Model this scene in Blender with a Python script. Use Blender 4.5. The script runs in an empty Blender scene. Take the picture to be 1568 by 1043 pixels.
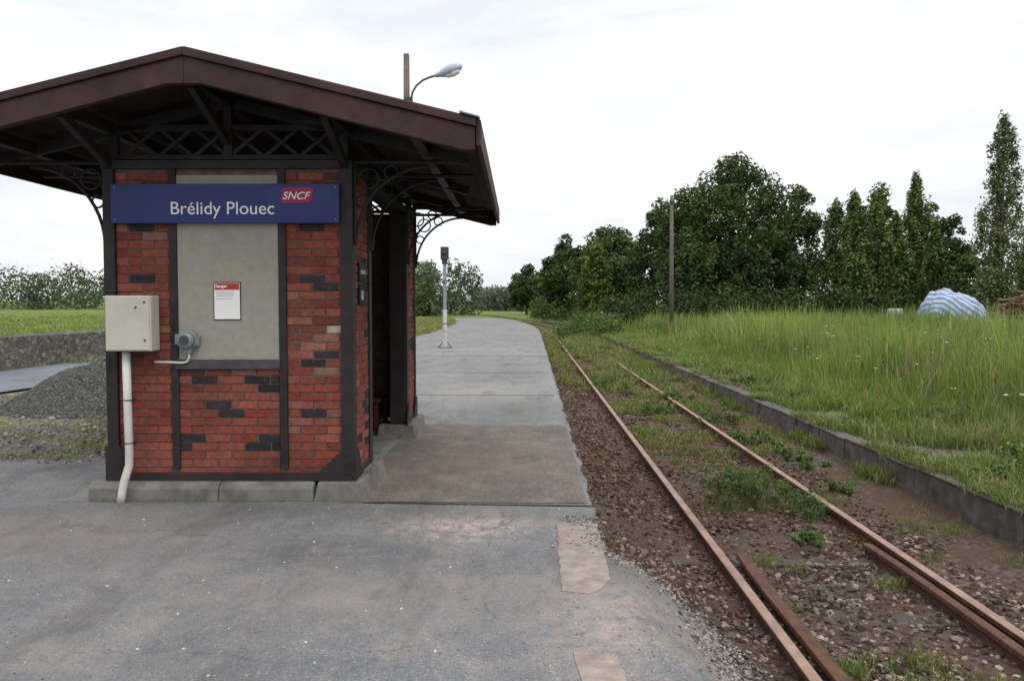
import bpy, math, random
import numpy as np
from mathutils import noise as mn, Vector, Matrix
random.seed(4); rng=np.random.default_rng(7)
scene=bpy.context.scene
C=bpy.context
F=1220.0; VU=815.0; VV=468.0; HC=1.65
# ------------------------------------------------------------------ helpers
def link(o,parent=None):
    scene.collection.objects.link(o)
    if parent: o.parent=parent
    return o
def empty(name,loc=(0,0,0),rz=0):
    e=bpy.data.objects.new(name,None); e.location=loc; e.rotation_euler=(0,0,rz); e.empty_display_size=.2
    return link(e)
class MB:
    def __init__(s): s.v=[];s.f=[];s.c=[];s.m=[]
    def add(s,vs,fs,col=(1,1,1),mi=0):
        b=len(s.v); s.v+= [tuple(x) for x in vs]; s.f+=[tuple(b+i for i in f) for f in fs]
        s.c+=[col]*len(vs); s.m+=[mi]*len(fs)
    def box(s,x0,x1,y0,y1,z0,z1,col=(1,1,1),mi=0,tp=0.0):
        t=tp
        vs=[(x0,y0,z0),(x1,y0,z0),(x1,y1,z0),(x0,y1,z0),(x0+t,y0+t,z1),(x1-t,y0+t,z1),(x1-t,y1-t,z1),(x0+t,y1-t,z1)]
        s.add(vs,[(3,2,1,0),(4,5,6,7),(0,1,5,4),(1,2,6,5),(2,3,7,6),(3,0,4,7)],col,mi)
    def prism(s,poly,axis,a,b,col=(1,1,1),mi=0):
        n=len(poly); vs=[]
        for t in (a,b):
            for p in poly:
                vs.append({'y':(p[0],t,p[1]),'x':(t,p[0],p[1]),'z':(p[0],p[1],t)}[axis])
        fs=[tuple(range(n)),tuple(reversed(range(n,2*n)))]+[(i,i+n,(i+1)%n+n,(i+1)%n) for i in range(n)]
        s.add(vs,fs,col,mi)
    def beam(s,p,q,w,h,col=(1,1,1),mi=0):
        p=Vector(p);q=Vector(q);d=(q-p).normalized()
        up=Vector((0,0,1)) if abs(d.z)<.95 else Vector((0,1,0))
        a=d.cross(up).normalized()*w/2; b=a.cross(d).normalized()*h/2
        vs=[p-a-b,p+a-b,p+a+b,p-a+b,q-a-b,q+a-b,q+a+b,q-a+b]
        s.add(vs,[(3,2,1,0),(4,5,6,7),(0,1,5,4),(1,2,6,5),(2,3,7,6),(3,0,4,7)],col,mi)
    def tube(s,pts,r,n=10,col=(1,1,1),mi=0,closed=False):
        pts=[Vector(p) for p in pts]; rr=r if isinstance(r,(list,tuple)) else [r]*len(pts)
        vs=[];L=len(pts)
        prev=None
        for i,p in enumerate(pts):
            d=(pts[min(i+1,L-1)]-pts[max(i-1,0)]).normalized()
            if prev is None:
                up=Vector((0,0,1)) if abs(d.z)<.9 else Vector((1,0,0))
                a=d.cross(up).normalized()
            else:
                a=(prev-d*prev.dot(d)).normalized()
            prev=a; b=d.cross(a)
            for k in range(n):
                t=2*math.pi*k/n
                vs.append(p+(a*math.cos(t)+b*math.sin(t))*rr[i])
        fs=[]
        for i in range(L-1):
            for k in range(n):
                fs.append((i*n+k,i*n+(k+1)%n,(i+1)*n+(k+1)%n,(i+1)*n+k))
        fs.append(tuple(reversed(range(n)))); fs.append(tuple(range((L-1)*n,L*n)))
        s.add(vs,fs,col,mi)
    def build(s,name,mats,parent=None,bevel=0,smooth=False):
        me=bpy.data.meshes.new(name); me.from_pydata(s.v,[],s.f)
        ca=me.color_attributes.new("Col",'FLOAT_COLOR','POINT')
        ca.data.foreach_set('color',np.array([(c[0],c[1],c[2],1) for c in s.c],dtype=np.float32).ravel())
        if not isinstance(mats,(list,tuple)): mats=[mats]
        for m in mats: me.materials.append(m)
        me.polygons.foreach_set('material_index',s.m)
        if smooth: me.polygons.foreach_set('use_smooth',[True]*len(me.polygons))
        me.update()
        o=bpy.data.objects.new(name,me); link(o,parent)
        if bevel:
            b=o.modifiers.new('bevel','BEVEL'); b.width=bevel; b.segments=2; b.limit_method='ANGLE'
        return o
def trimesh(name,V,T,Cc,mat,parent=None,smooth=False):
    V=np.asarray(V,dtype=np.float32);T=np.asarray(T,dtype=np.int32)
    me=bpy.data.meshes.new(name)
    me.vertices.add(len(V)); me.vertices.foreach_set('co',V.ravel())
    me.loops.add(T.size); me.loops.foreach_set('vertex_index',T.ravel())
    me.polygons.add(len(T)); me.polygons.foreach_set('loop_start',np.arange(0,T.size,3,dtype=np.int32))
    try: me.polygons.foreach_set('loop_total',np.full(len(T),3,dtype=np.int32))
    except Exception: pass
    me.update(calc_edges=True)
    if Cc is not None:
        ca=me.color_attributes.new("Col",'FLOAT_COLOR','POINT')
        c4=np.ones((len(V),4),dtype=np.float32); c4[:,:3]=Cc
        ca.data.foreach_set('color',c4.ravel())
    me.polygons.foreach_set('use_smooth',np.full(len(T),smooth))
    me.materials.append(mat)
    o=bpy.data.objects.new(name,me); link(o,parent); return o
# ------------------------------------------------------------------ node helpers
def newmat(name,rough=.8,spec=.3,metal=0.0):
    m=bpy.data.materials.new(name); m.use_nodes=True; nt=m.node_tree
    b=nt.nodes['Principled BSDF']; b.inputs['Roughness'].default_value=rough
    b.inputs['Specular IOR Level'].default_value=spec; b.inputs['Metallic'].default_value=metal
    return m,nt,b
def N(nt,t,**k):
    n=nt.nodes.new(t)
    for a,v in k.items(): setattr(n,a,v)
    return n
def pos(nt,scale=(1,1,1),obj=False,loc=(0,0,0)):
    if obj: o=N(nt,'ShaderNodeTexCoord').outputs['Object']
    else: o=N(nt,'ShaderNodeNewGeometry').outputs['Position']
    mp=N(nt,'ShaderNodeMapping'); mp.inputs['Scale'].default_value=scale; mp.inputs['Location'].default_value=loc; nt.links.new(o,mp.inputs['Vector']); return mp.outputs[0]
def noi(nt,vec,scale,detail=4,rough=.6,dist=0):
    n=N(nt,'ShaderNodeTexNoise'); n.inputs['Scale'].default_value=scale; n.inputs['Detail'].default_value=detail
    n.inputs['Roughness'].default_value=rough; n.inputs['Distortion'].default_value=dist
    nt.links.new(vec,n.inputs['Vector']); return n.outputs['Fac']
def vor(nt,vec,scale,out='Distance',feature='F1'):
    n=N(nt,'ShaderNodeTexVoronoi'); n.feature=feature; n.inputs['Scale'].default_value=scale; nt.links.new(vec,n.inputs['Vector']); return n.outputs[out]
def ramp(nt,fac,stops):
    n=N(nt,'ShaderNodeValToRGB'); e=n.color_ramp.elements
    while len(e)<len(stops): e.new(.5)
    for i,(p,c) in enumerate(stops):
        e[i].position=p; e[i].color=(c,c,c,1) if isinstance(c,(int,float)) else (*c,1)
    nt.links.new(fac,n.inputs[0]); return n.outputs[0]
def mix(nt,fac,a,b,mode='MIX'):
    n=N(nt,'ShaderNodeMix'); n.data_type='RGBA'; n.blend_type=mode
    for s,v in ((n.inputs[0],fac),(n.inputs[6],a),(n.inputs[7],b)):
        if isinstance(v,(int,float)): s.default_value=v
        elif isinstance(v,tuple): s.default_value=(*v,1)
        else: nt.links.new(v,s)
    return n.outputs[2]
def math_(nt,op,a,b=None):
    n=N(nt,'ShaderNodeMath',operation=op)
    for s,v in zip(n.inputs,(a,b)):
        if v is None: continue
        if isinstance(v,(int,float)): s.default_value=v
        else: nt.links.new(v,s)
    return n.outputs[0]
def spot(nt,x,y,rx,ry):
    v=pos(nt,(1/rx,1/ry,0),loc=(-x/rx,-y/ry,0)); l=N(nt,'ShaderNodeVectorMath',operation='LENGTH'); nt.links.new(v,l.inputs[0])
    return ramp(nt,l.outputs['Value'],[(.15,1.),(1.,0.)])
def bump(nt,b,h,strength=.5,dist=.01):
    n=N(nt,'ShaderNodeBump'); n.inputs['Strength'].default_value=strength; n.inputs['Distance'].default_value=dist
    nt.links.new(h,n.inputs['Height']); nt.links.new(n.outputs[0],b.inputs['Normal'])
def colattr(nt):
    n=N(nt,'ShaderNodeAttribute'); n.attribute_name='Col'; return n.outputs['Color']
def simple(name,col,rough=.7,var=.25,scale=8,spec=.3,metal=0,bs=.2,obj=True,dirt=None):
    m,nt,b=newmat(name,rough,spec,metal)
    v=pos(nt,obj=obj); n=noi(nt,v,scale,6)
    lo=tuple(c*(1-var) for c in col); hi=tuple(min(1,c*(1+var)) for c in col)
    c=ramp(nt,n,[(.3,lo),(.7,hi)])
    if dirt:
        n2=noi(nt,v,scale*.4,6,.7)
        c=mix(nt,ramp(nt,n2,[(.5,0.0),(.68,dirt[1])]),c,dirt[0])
    nt.links.new(c,b.inputs['Base Color'])
    if bs: bump(nt,b,noi(nt,v,scale*12,3),bs,.004)
    return m
def colmat(name,rough=.85,var=.2,scale=30,bs=.3,bd=.003,spec=.2,soot=False):
    m,nt,b=newmat(name,rough,spec); v=pos(nt,obj=True)
    n=ramp(nt,noi(nt,v,scale,5,.7),[(.25,1-var),(.75,1+var)])
    n2=ramp(nt,noi(nt,v,1.7,5,.65),[(.3,.68),(.7,1.15)])
    c=mix(nt,1.0,mix(nt,1.0,colattr(nt),n,'MULTIPLY'),n2,'MULTIPLY')
    if soot: # grime and lime bloom on weathered brick
        c=mix(nt,ramp(nt,noi(nt,v,3.1,7,.75),[(.50,0.),(.72,.5)]),c,(.060,.036,.032))
        c=mix(nt,ramp(nt,noi(nt,v,23,5,.8),[(.58,0.),(.76,.5)]),c,(.24,.19,.165))
    nt.links.new(c,b.inputs['Base Color'])
    if bs: bump(nt,b,noi(nt,v,scale*4,3),bs,bd)
    return m
def leafmat(name,transl=.35):
    m=bpy.data.materials.new(name); m.use_nodes=True; nt=m.node_tree; nt.nodes.clear()
    out=N(nt,'ShaderNodeOutputMaterial'); d=N(nt,'ShaderNodeBsdfPrincipled'); d.inputs['Roughness'].default_value=.6
    d.inputs['Specular IOR Level'].default_value=.2
    t=N(nt,'ShaderNodeBsdfTranslucent'); mx=N(nt,'ShaderNodeMixShader'); mx.inputs[0].default_value=transl
    c=colattr(nt); nt.links.new(c,d.inputs['Base Color']); 
    c2=mix(nt,1.0,c,(1.2,1.15,.6),'MULTIPLY'); nt.links.new(c2,t.inputs['Color'])
    nt.links.new(d.outputs[0],mx.inputs[1]); nt.links.new(t.outputs[0],mx.inputs[2]); nt.links.new(mx.outputs[0],out.inputs[0])
    return m
# ------------------------------------------------------------------ geometry of the site
def shift(y):
    d=np.maximum(0,np.asarray(y,dtype=float)-46)
    d1=np.minimum(d,110); return -(0.00135*d1**2)-np.maximum(0,d-110)*0.297
def ss(a,b_,t):
    t=min(1,max(0,(t-a)/(b_-a))); return t*t*(3-2*t)
def zloc(s,y):
    near=1-ss(4.8,6.4,y)
    if s<.5: z=0
    elif s<4.32: z=(-.30*ss(.5,.56,s)-.21*ss(.56,1.25,s))*(1-near)-.50*ss(.5,1.45,s)*near
    else: z=-.21
    z-=.012
    if s<-13.5: z+=.35*ss(13.5,14.5,-s)
    x=s+float(shift(y)); z+=ss(90,420,math.hypot(x,y))*3.2
    return z
# ------------------------------------------------------------------ world / light
w=bpy.data.worlds.new("World"); scene.world=w; w.use_nodes=True; nt=w.node_tree
bg=nt.nodes['Background']
sky=N(nt,'ShaderNodeTexSky'); sky.sky_type='NISHITA'; sky.sun_disc=False
SE=math.radians(50); SR=math.radians(140)
sky.sun_elevation=SE; sky.sun_rotation=SR; sky.air_density=1; sky.dust_density=3
tc=N(nt,'ShaderNodeTexCoord'); sep=N(nt,'ShaderNodeSeparateXYZ'); nt.links.new(tc.outputs['Generated'],sep.inputs[0])
mp=N(nt,'ShaderNodeMapping'); mp.inputs['Scale'].default_value=(1.0,1.0,4.5); nt.links.new(tc.outputs['Generated'],mp.inputs['Vector'])
cl=noi(nt,mp.outputs[0],2.3,8,.58,.5)
grad=ramp(nt,sep.outputs['Z'],[(0.0,10.6/30),(0.12,11.3/30),(.36,11.3/30),(1.0,28/30)])
clc=ramp(nt,cl,[(.36,(.80,.84,.895)),(.48,(.925,.945,.97)),(.58,(1.02,1.02,1.02))])
c=mix(nt,1.0,grad,clc,'MULTIPLY')
c=mix(nt,1.0,c,(30,30,30),'MULTIPLY')
c=mix(nt,.94,sky.outputs[0],c)
nt.links.new(c,bg.inputs['Color']); bg.inputs['Strength'].default_value=.1
sd=bpy.data.lights.new('sun','SUN'); sd.energy=1.1; sd.angle=math.radians(20); sd.color=(1,.96,.9)
so=bpy.data.objects.new('sun',sd); link(so)
dirv=Vector((math.sin(SR)*math.cos(SE),math.cos(SR)*math.cos(SE),math.sin(SE)))
so.rotation_euler=dirv.to_track_quat('Z','Y').to_euler(); so.location=(20,-20,30)
# ------------------------------------------------------------------ camera
cd=bpy.data.cameras.new('camera'); cam=bpy.data.objects.new('camera',cd); link(cam)
cd.sensor_width=36; cd.lens=F/1568*36; cd.clip_end=6000; cd.clip_start=.05
cam.location=(0,0,HC)
cam.rotation_euler=(math.radians(90)-math.atan(53.5/F),0,math.atan(31/F))
scene.camera=cam
scene.view_settings.view_transform='Standard'; scene.view_settings.look='None'; scene.view_settings.exposure=0
# ------------------------------------------------------------------ materials
mg,nt,b=newmat('ground_soil_grass',.95,.1)
v=pos(nt); at=N(nt,'ShaderNodeAttribute'); at.attribute_name='Col'; sp=N(nt,'ShaderNodeSeparateColor'); nt.links.new(at.outputs['Color'],sp.inputs[0])
n1=noi(nt,v,1.3,8,.7); n2=noi(nt,v,40,5,.7); n3=noi(nt,v,.05,4)
grassc=mix(nt,ramp(nt,n1,[(.35,0.),(.65,1.)]),(.08,.125,.03),(.145,.165,.05))
grassc=mix(nt,ramp(nt,n3,[(.4,0.),(.6,.7)]),grassc,(.12,.165,.045))
stone=ramp(nt,vor(nt,v,26,'Color'),[(.1,(.05,.047,.045)),(.55,(.14,.13,.12)),(.95,(.27,.255,.24))])
dirtc=mix(nt,ramp(nt,n2,[(.35,.25),(.65,.9)]),(.13,.105,.08),stone)
ball=ramp(nt,vor(nt,v,24,'Color'),[(.1,(.035,.027,.022)),(.5,(.085,.066,.053)),(.95,(.15,.125,.105))])
ball=mix(nt,ramp(nt,noi(nt,v,.9,6,.7),[(.36,0.),(.58,.9)]),ball,(.080,.050,.034))
gm=math_(nt,'ADD',sp.outputs[1],math_(nt,'MULTIPLY',math_(nt,'SUBTRACT',n1,.5),2.2))
cc=mix(nt,ramp(nt,gm,[(.45,0.),(.58,1.)]),dirtc,grassc)
cc2=mix(nt,sp.outputs[0],cc,ball)
gv=mix(nt,ramp(nt,math_(nt,'MULTIPLY',gm,sp.outputs[0]),[(.5,0.),(.6,1.)]),cc2,grassc)
nt.links.new(gv,b.inputs['Base Color'])
bump(nt,b,math_(nt,'ADD',vor(nt,v,22),n2),.8,.03)
def asphalt(name,base,tint2,warm=.3,spots=(),cracks=True):
    m,nt,b=newmat(name,.88,.2); v=pos(nt)
    big=noi(nt,v,.45,7,.66,.3); mid=noi(nt,v,2.6,8,.74); fine=noi(nt,v,150,2,.6); med=noi(nt,v,38,5,.75)
    c=mix(nt,ramp(nt,big,[(.40,0.),(.60,1.)]),base,tint2)
    c=mix(nt,ramp(nt,mid,[(.47,0.),(.70,warm)]),c,(.27,.23,.20))
    c=mix(nt,1.0,c,ramp(nt,fine,[(.3,.45),(.7,1.55)]),'MULTIPLY')
    c=mix(nt,1.0,c,ramp(nt,med,[(.3,.68),(.7,1.32)]),'MULTIPLY')
    spk=vor(nt,v,95,'Color'); c=mix(nt,ramp(nt,spk,[(.86,0.),(.95,.5)]),c,(.42,.395,.37))
    for (x,y,rx,ry,col,k) in spots:
        mm=math_(nt,'MULTIPLY',spot(nt,x,y,rx,ry),ramp(nt,noi(nt,v,9,7,.8),[(.40,0.),(.60,k)]))
        c=mix(nt,mm,c,col)
    st=noi(nt,pos(nt,(1.6,.5,1)),1.1,8,.75); c=mix(nt,ramp(nt,st,[(.50,0.),(.68,.65)]),c,(.072,.067,.064))
    if cracks:
        nzn=N(nt,'ShaderNodeTexNoise'); nzn.inputs['Scale'].default_value=3.5; nzn.inputs['Detail'].default_value=5; nt.links.new(v,nzn.inputs['Vector'])
        sc=N(nt,'ShaderNodeVectorMath',operation='SCALE'); sc.inputs['Scale'].default_value=.45; nt.links.new(nzn.outputs['Color'],sc.inputs[0])
        dv=N(nt,'ShaderNodeVectorMath',operation='ADD'); nt.links.new(v,dv.inputs[0]); nt.links.new(sc.outputs[0],dv.inputs[1])
        cr=vor(nt,dv.outputs[0],.42,'Distance','DISTANCE_TO_EDGE')
        c=mix(nt,math_(nt,'MULTIPLY',ramp(nt,cr,[(.0,1.),(.006,0.)]),ramp(nt,noi(nt,v,1.1,3),[(.46,0.),(.6,.5)])),c,(.04,.037,.035))
    nt.links.new(c,b.inputs['Base Color'])
    bump(nt,b,math_(nt,'ADD',fine,math_(nt,'MULTIPLY',mid,2.)),.45,.006)
    return m
SPOTS=[(-.55,5.95,.8,.7,(.42,.34,.30),.9),(.4,4.2,.5,.9,(.38,.30,.26),.75),(-3.6,5.6,1.9,1.2,(.18,.145,.125),.9),(-.9,4.5,2.6,.9,(.19,.165,.145),.8),(1.0,4.3,.5,1.3,(.27,.225,.19),.7),(-2.6,3.6,1.8,.7,(.19,.17,.155),.7),(.6,5.3,.5,.8,(.085,.072,.064),.95),(-1.0,6.3,1.6,.35,(.10,.09,.08),.8),(-1.5,5.2,1.0,.5,(.075,.07,.068),.8)]
PSP=[(-1.0,15,2,3,(.24,.225,.20),.7),(-.2,13,.8,1.6,(.105,.095,.085),.8),(-2.5,22,3,3,(.12,.115,.11),.7),(-1,30,3,5,(.23,.22,.20),.6),(-.3,20,.8,5,(.11,.10,.09),.7)]
m_asph=asphalt('asphalt',(.104,.109,.119),(.152,.152,.156),.5,SPOTS)
m_plat=asphalt('platform_asphalt',(.135,.141,.143),(.180,.180,.178),.35,PSP)
m_patch=asphalt('platform_patch',(.15,.124,.10),(.105,.093,.081),.5,[(-.6,8.3,1.2,1.3,(.19,.14,.10),.8)],False)
m_road=asphalt('road_asphalt',(.115,.13,.15),(.135,.148,.165),.1,(),False)
m_conc=simple('concrete',(.14,.137,.122),.85,.35,6,bs=.5,dirt=((.06,.057,.048),.8))
m_slab=simple('slab_concrete',(.24,.20,.17),.9,.28,9,bs=.6,obj=False,dirt=((.12,.105,.09),.8))
m_kerb=simple('kerb_concrete',(.082,.073,.066),.92,.45,6,bs=.8,obj=False,dirt=((.034,.028,.024),.9))
m_dark=simple('dark_iron_paint',(.018,.0155,.016),.6,.4,5,spec=.3,dirt=((.045,.028,.023),.5))
m_fascia=simple('maroon_wood',(.040,.020,.020),.68,.38,4,spec=.22,dirt=((.068,.045,.04),.6))
m_soffit=simple('soffit_boards',(.030,.018,.016),.85,.35,5)
m_mortar=simple('mortar',(.105,.080,.068),.95,.35,12,bs=.5)
m_brick=colmat('brick',.92,.38,22,.55,soot=True)
m_plaster=simple('cement_render',(.29,.275,.235),.95,.09,16,bs=1.0,dirt=((.235,.22,.185),.5))
m_slate=simple('sill_slate',(.055,.055,.06),.8,.3,9)
m_cream=simple('cabinet_paint',(.46,.44,.375),.5,.05,3,spec=.4,bs=.05,dirt=((.34,.315,.26),.5))
m_pipe=simple('pvc_pipe',(.52,.51,.48),.5,.08,4,bs=.05,dirt=((.28,.26,.22),.6))
m_grey=simple('grey_metal',(.17,.19,.21),.45,.2,12,spec=.5)
m_blue=simple('sign_blue',(.009,.020,.125),.4,.08,3,spec=.35,bs=0,dirt=((.015,.032,.165),.4))
m_blue2=simple('sign_blue_light',(.016,.032,.15),.4,.08,3,bs=0)
m_white=simple('white_paint',(.72,.72,.71),.5,.04,5,bs=0)
m_red=simple('red_print',(.38,.035,.028),.6,.05,5,bs=0)
m_print=simple('grey_print',(.35,.35,.36),.6,.05,5,bs=0)
m_mag=simple('logo_magenta',(.27,.010,.07),.35,.3,7,bs=0)
m_rust=simple('rusty_rail',(.085,.040,.025),.9,.38,14,obj=False,bs=.6,dirt=((.042,.025,.018),.7))
m_railtop=simple('rail_head',(.25,.165,.125),.58,.3,5,metal=.25,obj=False,bs=.1,dirt=((.13,.068,.044),.8))
m_sleeper=simple('sleeper_wood',(.055,.042,.033),.95,.4,9,obj=False,bs=.9)
m_pole=simple('weathered_wood',(.12,.105,.088),.95,.3,6,bs=.6)
m_bark=simple('bark',(.07,.055,.042),.95,.3,5,bs=.6)
m_leaf=leafmat('leaf_foliage',.28); m_grass=leafmat('grass_blade',.28)
m_stone=colmat('ballast_stone',.9,.3,30,.3)
m_petal=simple('flower_white',(.62,.62,.55),.8,.05,5,bs=0)
m_wall,nt,b=newmat('rubble_stone',.95,.1); v=pos(nt,(1,1,1.7))
c=ramp(nt,vor(nt,v,5.5,'Color'),[(.1,(.065,.06,.05)),(.6,(.13,.118,.10)),(.95,(.20,.185,.16))])
e=ramp(nt,vor(nt,v,5.5,'Distance','DISTANCE_TO_EDGE'),[(.0,.4),(.06,1.)])
c=mix(nt,1.,c,e,'MULTIPLY'); c=mix(nt,ramp(nt,noi(nt,v,2,6),[(.45,0.),(.65,.6)]),c,(.09,.093,.072))
nt.links.new(c,b.inputs['Base Color']); bump(nt,b,e,.8,.03)
m_tarp,nt,b=newmat('striped_tarpaulin',.5,.35); v=pos(nt,obj=True)
wv=N(nt,'ShaderNodeTexWave'); wv.wave_type='BANDS'; wv.bands_direction='DIAGONAL'; wv.inputs['Scale'].default_value=1.3; wv.inputs['Distortion'].default_value=3; wv.inputs['Detail'].default_value=2; nt.links.new(v,wv.inputs['Vector'])
nt.links.new(ramp(nt,wv.outputs['Fac'],[(.36,(.38,.42,.48)),(.58,(.11,.18,.34))]),b.inputs['Base Color'])
# ------------------------------------------------------------------ GROUND
def axis(segs):
    out=[]
    for a,b_,n in segs: out+=list(np.linspace(a,b_,n,endpoint=False))
    out.append(segs[-1][1]); return out
S=axis([(-2500,-400,8),(-400,-60,16),(-60,-14.6,14),(-14.6,-13.2,6),(-13.2,-6,12),(-6,.44,12),(.44,.60,6),(.60,1.5,12),(1.5,4.2,14),(4.2,4.44,5),(4.44,9,10),(9,60,20),(60,400,16),(400,2500,8)])
Y=list(np.concatenate([np.linspace(-12,0,20),np.linspace(0.2,8,60),np.linspace(8.3,14,18),14*np.power(2600/14,np.linspace(0,1,120))[1:]]))
V=[];Cg=[];Fq=[]
for y in Y:
    for s in S:
        fx=max(0,1-abs(s)/400); x=s+float(shift(y))*fx
        near=1-ss(4.8,6.4,y)
        if s<.5: z=-.03 if s<.43 else 0
        elif s<4.32: z=(-.30*ss(.5,.56,s)-.21*ss(.56,1.25,s))*(1-near)-.50*ss(.5,1.45,s)*near
        else: z=-.21
        z-=.012
        if s<-13.5: z+=.35*ss(13.5,14.5,-s)
        z+=ss(90,420,math.hypot(x,y))*3.2
        if -14<s<-3: z+=.02
        if s<-14 or s>7: z+=.12*mn.noise(Vector((x*.12,y*.12,0)))
        if 1.3<s<4.2: z+=.018*mn.noise(Vector((x*2,y*2,0)))
        if 3.5<s<4.3: z+=.05*ss(3.5,4.3,s)*(1+mn.noise(Vector((x*1.5,y*1.5,5))))
        V.append((x,y,z))
        bal=1.0 if .5<s<4.4 else 0
        if s<-13.5: g=1.3
        elif s<-6: g=.42 if y<40 else .9
        elif s<.5: g=.4 if y<90 else 1.1
        elif s<4.4: g=.12+.45*ss(22,60,y)
        elif s<7: g=.48+.14*(s-4.4)+.3*ss(20,50,y)
        else: g=1.1
        Cg.append((bal,g,0,1))
nS=len(S)
for j in range(len(Y)-1):
    for i in range(nS-1):
        a=j*nS+i; Fq.append((a,a+1,a+1+nS,a+nS))
me=bpy.data.meshes.new('ground'); me.from_pydata(V,[],Fq)
ca=me.color_attributes.new('Col','FLOAT_COLOR','POINT'); ca.data.foreach_set('color',np.array(Cg,dtype=np.float32).ravel())
me.polygons.foreach_set('use_smooth',[True]*len(Fq)); me.materials.append(mg)
link(bpy.data.objects.new('ground',me))
def sheet(name,ys,lf,rf,mat,lift,nx=14,skirt=0):
    vs=[];fs=[]
    for y in ys:
        l,r=lf(y),rf(y)
        for i in range(nx+1):
            s=l+(r-l)*i/nx
            z=zloc(min(s,.5) if skirt else s,y)+lift
            vs.append((s+float(shift(y)),y,z))
        if skirt:
            vs.append((r+.015+float(shift(y)),y,zloc(.5,y)+lift-.012)); vs.append((r+.02+float(shift(y)),y,-.45))
    w_=nx+1+(2 if skirt else 0)
    for j in range(len(ys)-1):
        for i in range(w_-1): a=j*w_+i; fs.append((a,a+1,a+1+w_,a+w_))
    mb=MB(); mb.add(vs,fs); return mb.build(name,mat,smooth=not skirt)
nz=lambda y,f=1.7,a=.05,o=0: a*mn.noise(Vector((y*f,o,3)))+a*.5*mn.noise(Vector((y*f*4,o,7)))+a*.3*mn.noise(Vector((y*f*11,o,9)))
ysn=list(np.linspace(-6,6.55,210))
EDGE=lambda y:.52+.62*(1-ss(4.6,5.6,y))+nz(y,1.7,.16)*(1-.7*ss(5.4,6.3,y))
mb=MB(); 
mb.add([(-45,-12,0),(-1,-12,0),(-1,6.55,0),(-45,6.55,0)],[(0,1,2,3)]); mb.build('asphalt_forecourt',m_asph)
sheet('asphalt_ramp',ysn,lambda y:-1,EDGE,m_asph,.012,nx=44)
vs=[];fs=[]
xs=list(np.linspace(-45,-1.5,220))
for x in xs:
    yb=8.35+.25*mn.noise(Vector((x*.9,0,0)))+.16*mn.noise(Vector((x*4,0,0)))+.08*mn.noise(Vector((x*13,0,0))) if x<-3.5 else 8.3
    vs+=[(x,6.55,.0),(x,7.4,.003),(x,yb,.012)]
for i in range(len(xs)-1):
    for k in range(2): a=i*3+k; fs.append((a,a+3,a+4,a+1))
mb=MB(); mb.add(vs,fs); mb.build('asphalt_yard',m_asph)
ysp=list(np.concatenate([np.linspace(6.552,20,110),np.linspace(20.5,104,90)]))
sheet('railway_platform',ysp,lambda y:(-4.0 if y<12 else -4.0-2.1*ss(12,16,y))+nz(y,.8,.2,5),lambda y:.49+nz(y,2.2,.05),m_plat,.0145,nx=16,skirt=1)
sheet('platform_patch',list(np.linspace(6.58,10.9,40)),lambda y:-1.62,lambda y:.46+nz(y,2.2,.015),m_patch,.021,nx=10)
mb=MB()
pts=[(-1.42+i*.0955,6.565-.0035*i+.012*mn.noise(Vector((i*.7,0,0)))) for i in range(21)]
for a,b_ in zip(pts[:-1],pts[1:]): mb.beam((*a,.004),(*b_,.004),.018,.008)
for yj in (14.6,19.5,26.):
    pts=[(-3.6+i*.2,yj+.03*mn.noise(Vector((i*.7,yj,0)))) for i in range(21)]
    for a,b_ in zip(pts[:-1],pts[1:]): mb.beam((*a,.004),(*b_,.004),.025,.008)
mb.build('patch_seam',simple('seam_tar',(.04,.036,.032),.9,.3,20,obj=False))
mb=MB()
def slab(pts,z):
    out=[]
    for (a,b_) in zip(pts,pts[1:]+pts[:1]):
        L=math.dist(a,b_); k=max(1,int(L/.07))
        for i in range(k):
            t=i/k; out.append((a[0]+(b_[0]-a[0])*t+random.uniform(-.008,.008),a[1]+(b_[1]-a[1])*t+random.uniform(-.012,.012)))
    mb.prism(out,'z',z-.03,z+.005)
slab([(.19,5.97),(.49,5.99),(.47,4.75),(.42,4.62),(.33,4.50),(.17,4.55)],0.0)
slab([(.20,3.72),(.34,3.74),(.40,3.68),(.47,2.9),(.24,2.9)],0.0)
mb.build('concrete_slab',m_slab)
sheet('side_road',list(np.linspace(5,140,60)),lambda y:-13.2,lambda y:-9.9+nz(y,.5,.5),m_road,.034,nx=6)
# ------------------------------------------------------------------ opposite platform kerb
mb=MB(); y=-4.
while y<95:
    L=1.0; d=lambda: random.uniform(-.016,.016)
    x0=4.30+float(shift(y))+d(); x1=4.30+float(shift(y+L))+d(); zt=-.19+d()
    for (a0,a1,z0,z1) in((0,.12,-.56,zt-.004),(-.012,.22,zt-.001,zt+.025)):
        zz1=d()*.5
        mb.add([(x0+a0,y+.008,z0),(x0+a1,y+.008,z0),(x1+a1,y+L-.008,z0),(x1+a0,y+L-.008,z0),(x0+a0,y+.008,z1),(x0+a1,y+.008,z1),(x1+a1,y+L-.008,z1+zz1),(x1+a0,y+L-.008,z1+zz1)],[(3,2,1,0),(4,5,6,7),(0,1,5,4),(1,2,6,5),(2,3,7,6),(3,0,4,7)])
    y+=L
mb.build('platform_kerb',m_kerb,bevel=.016)
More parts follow.
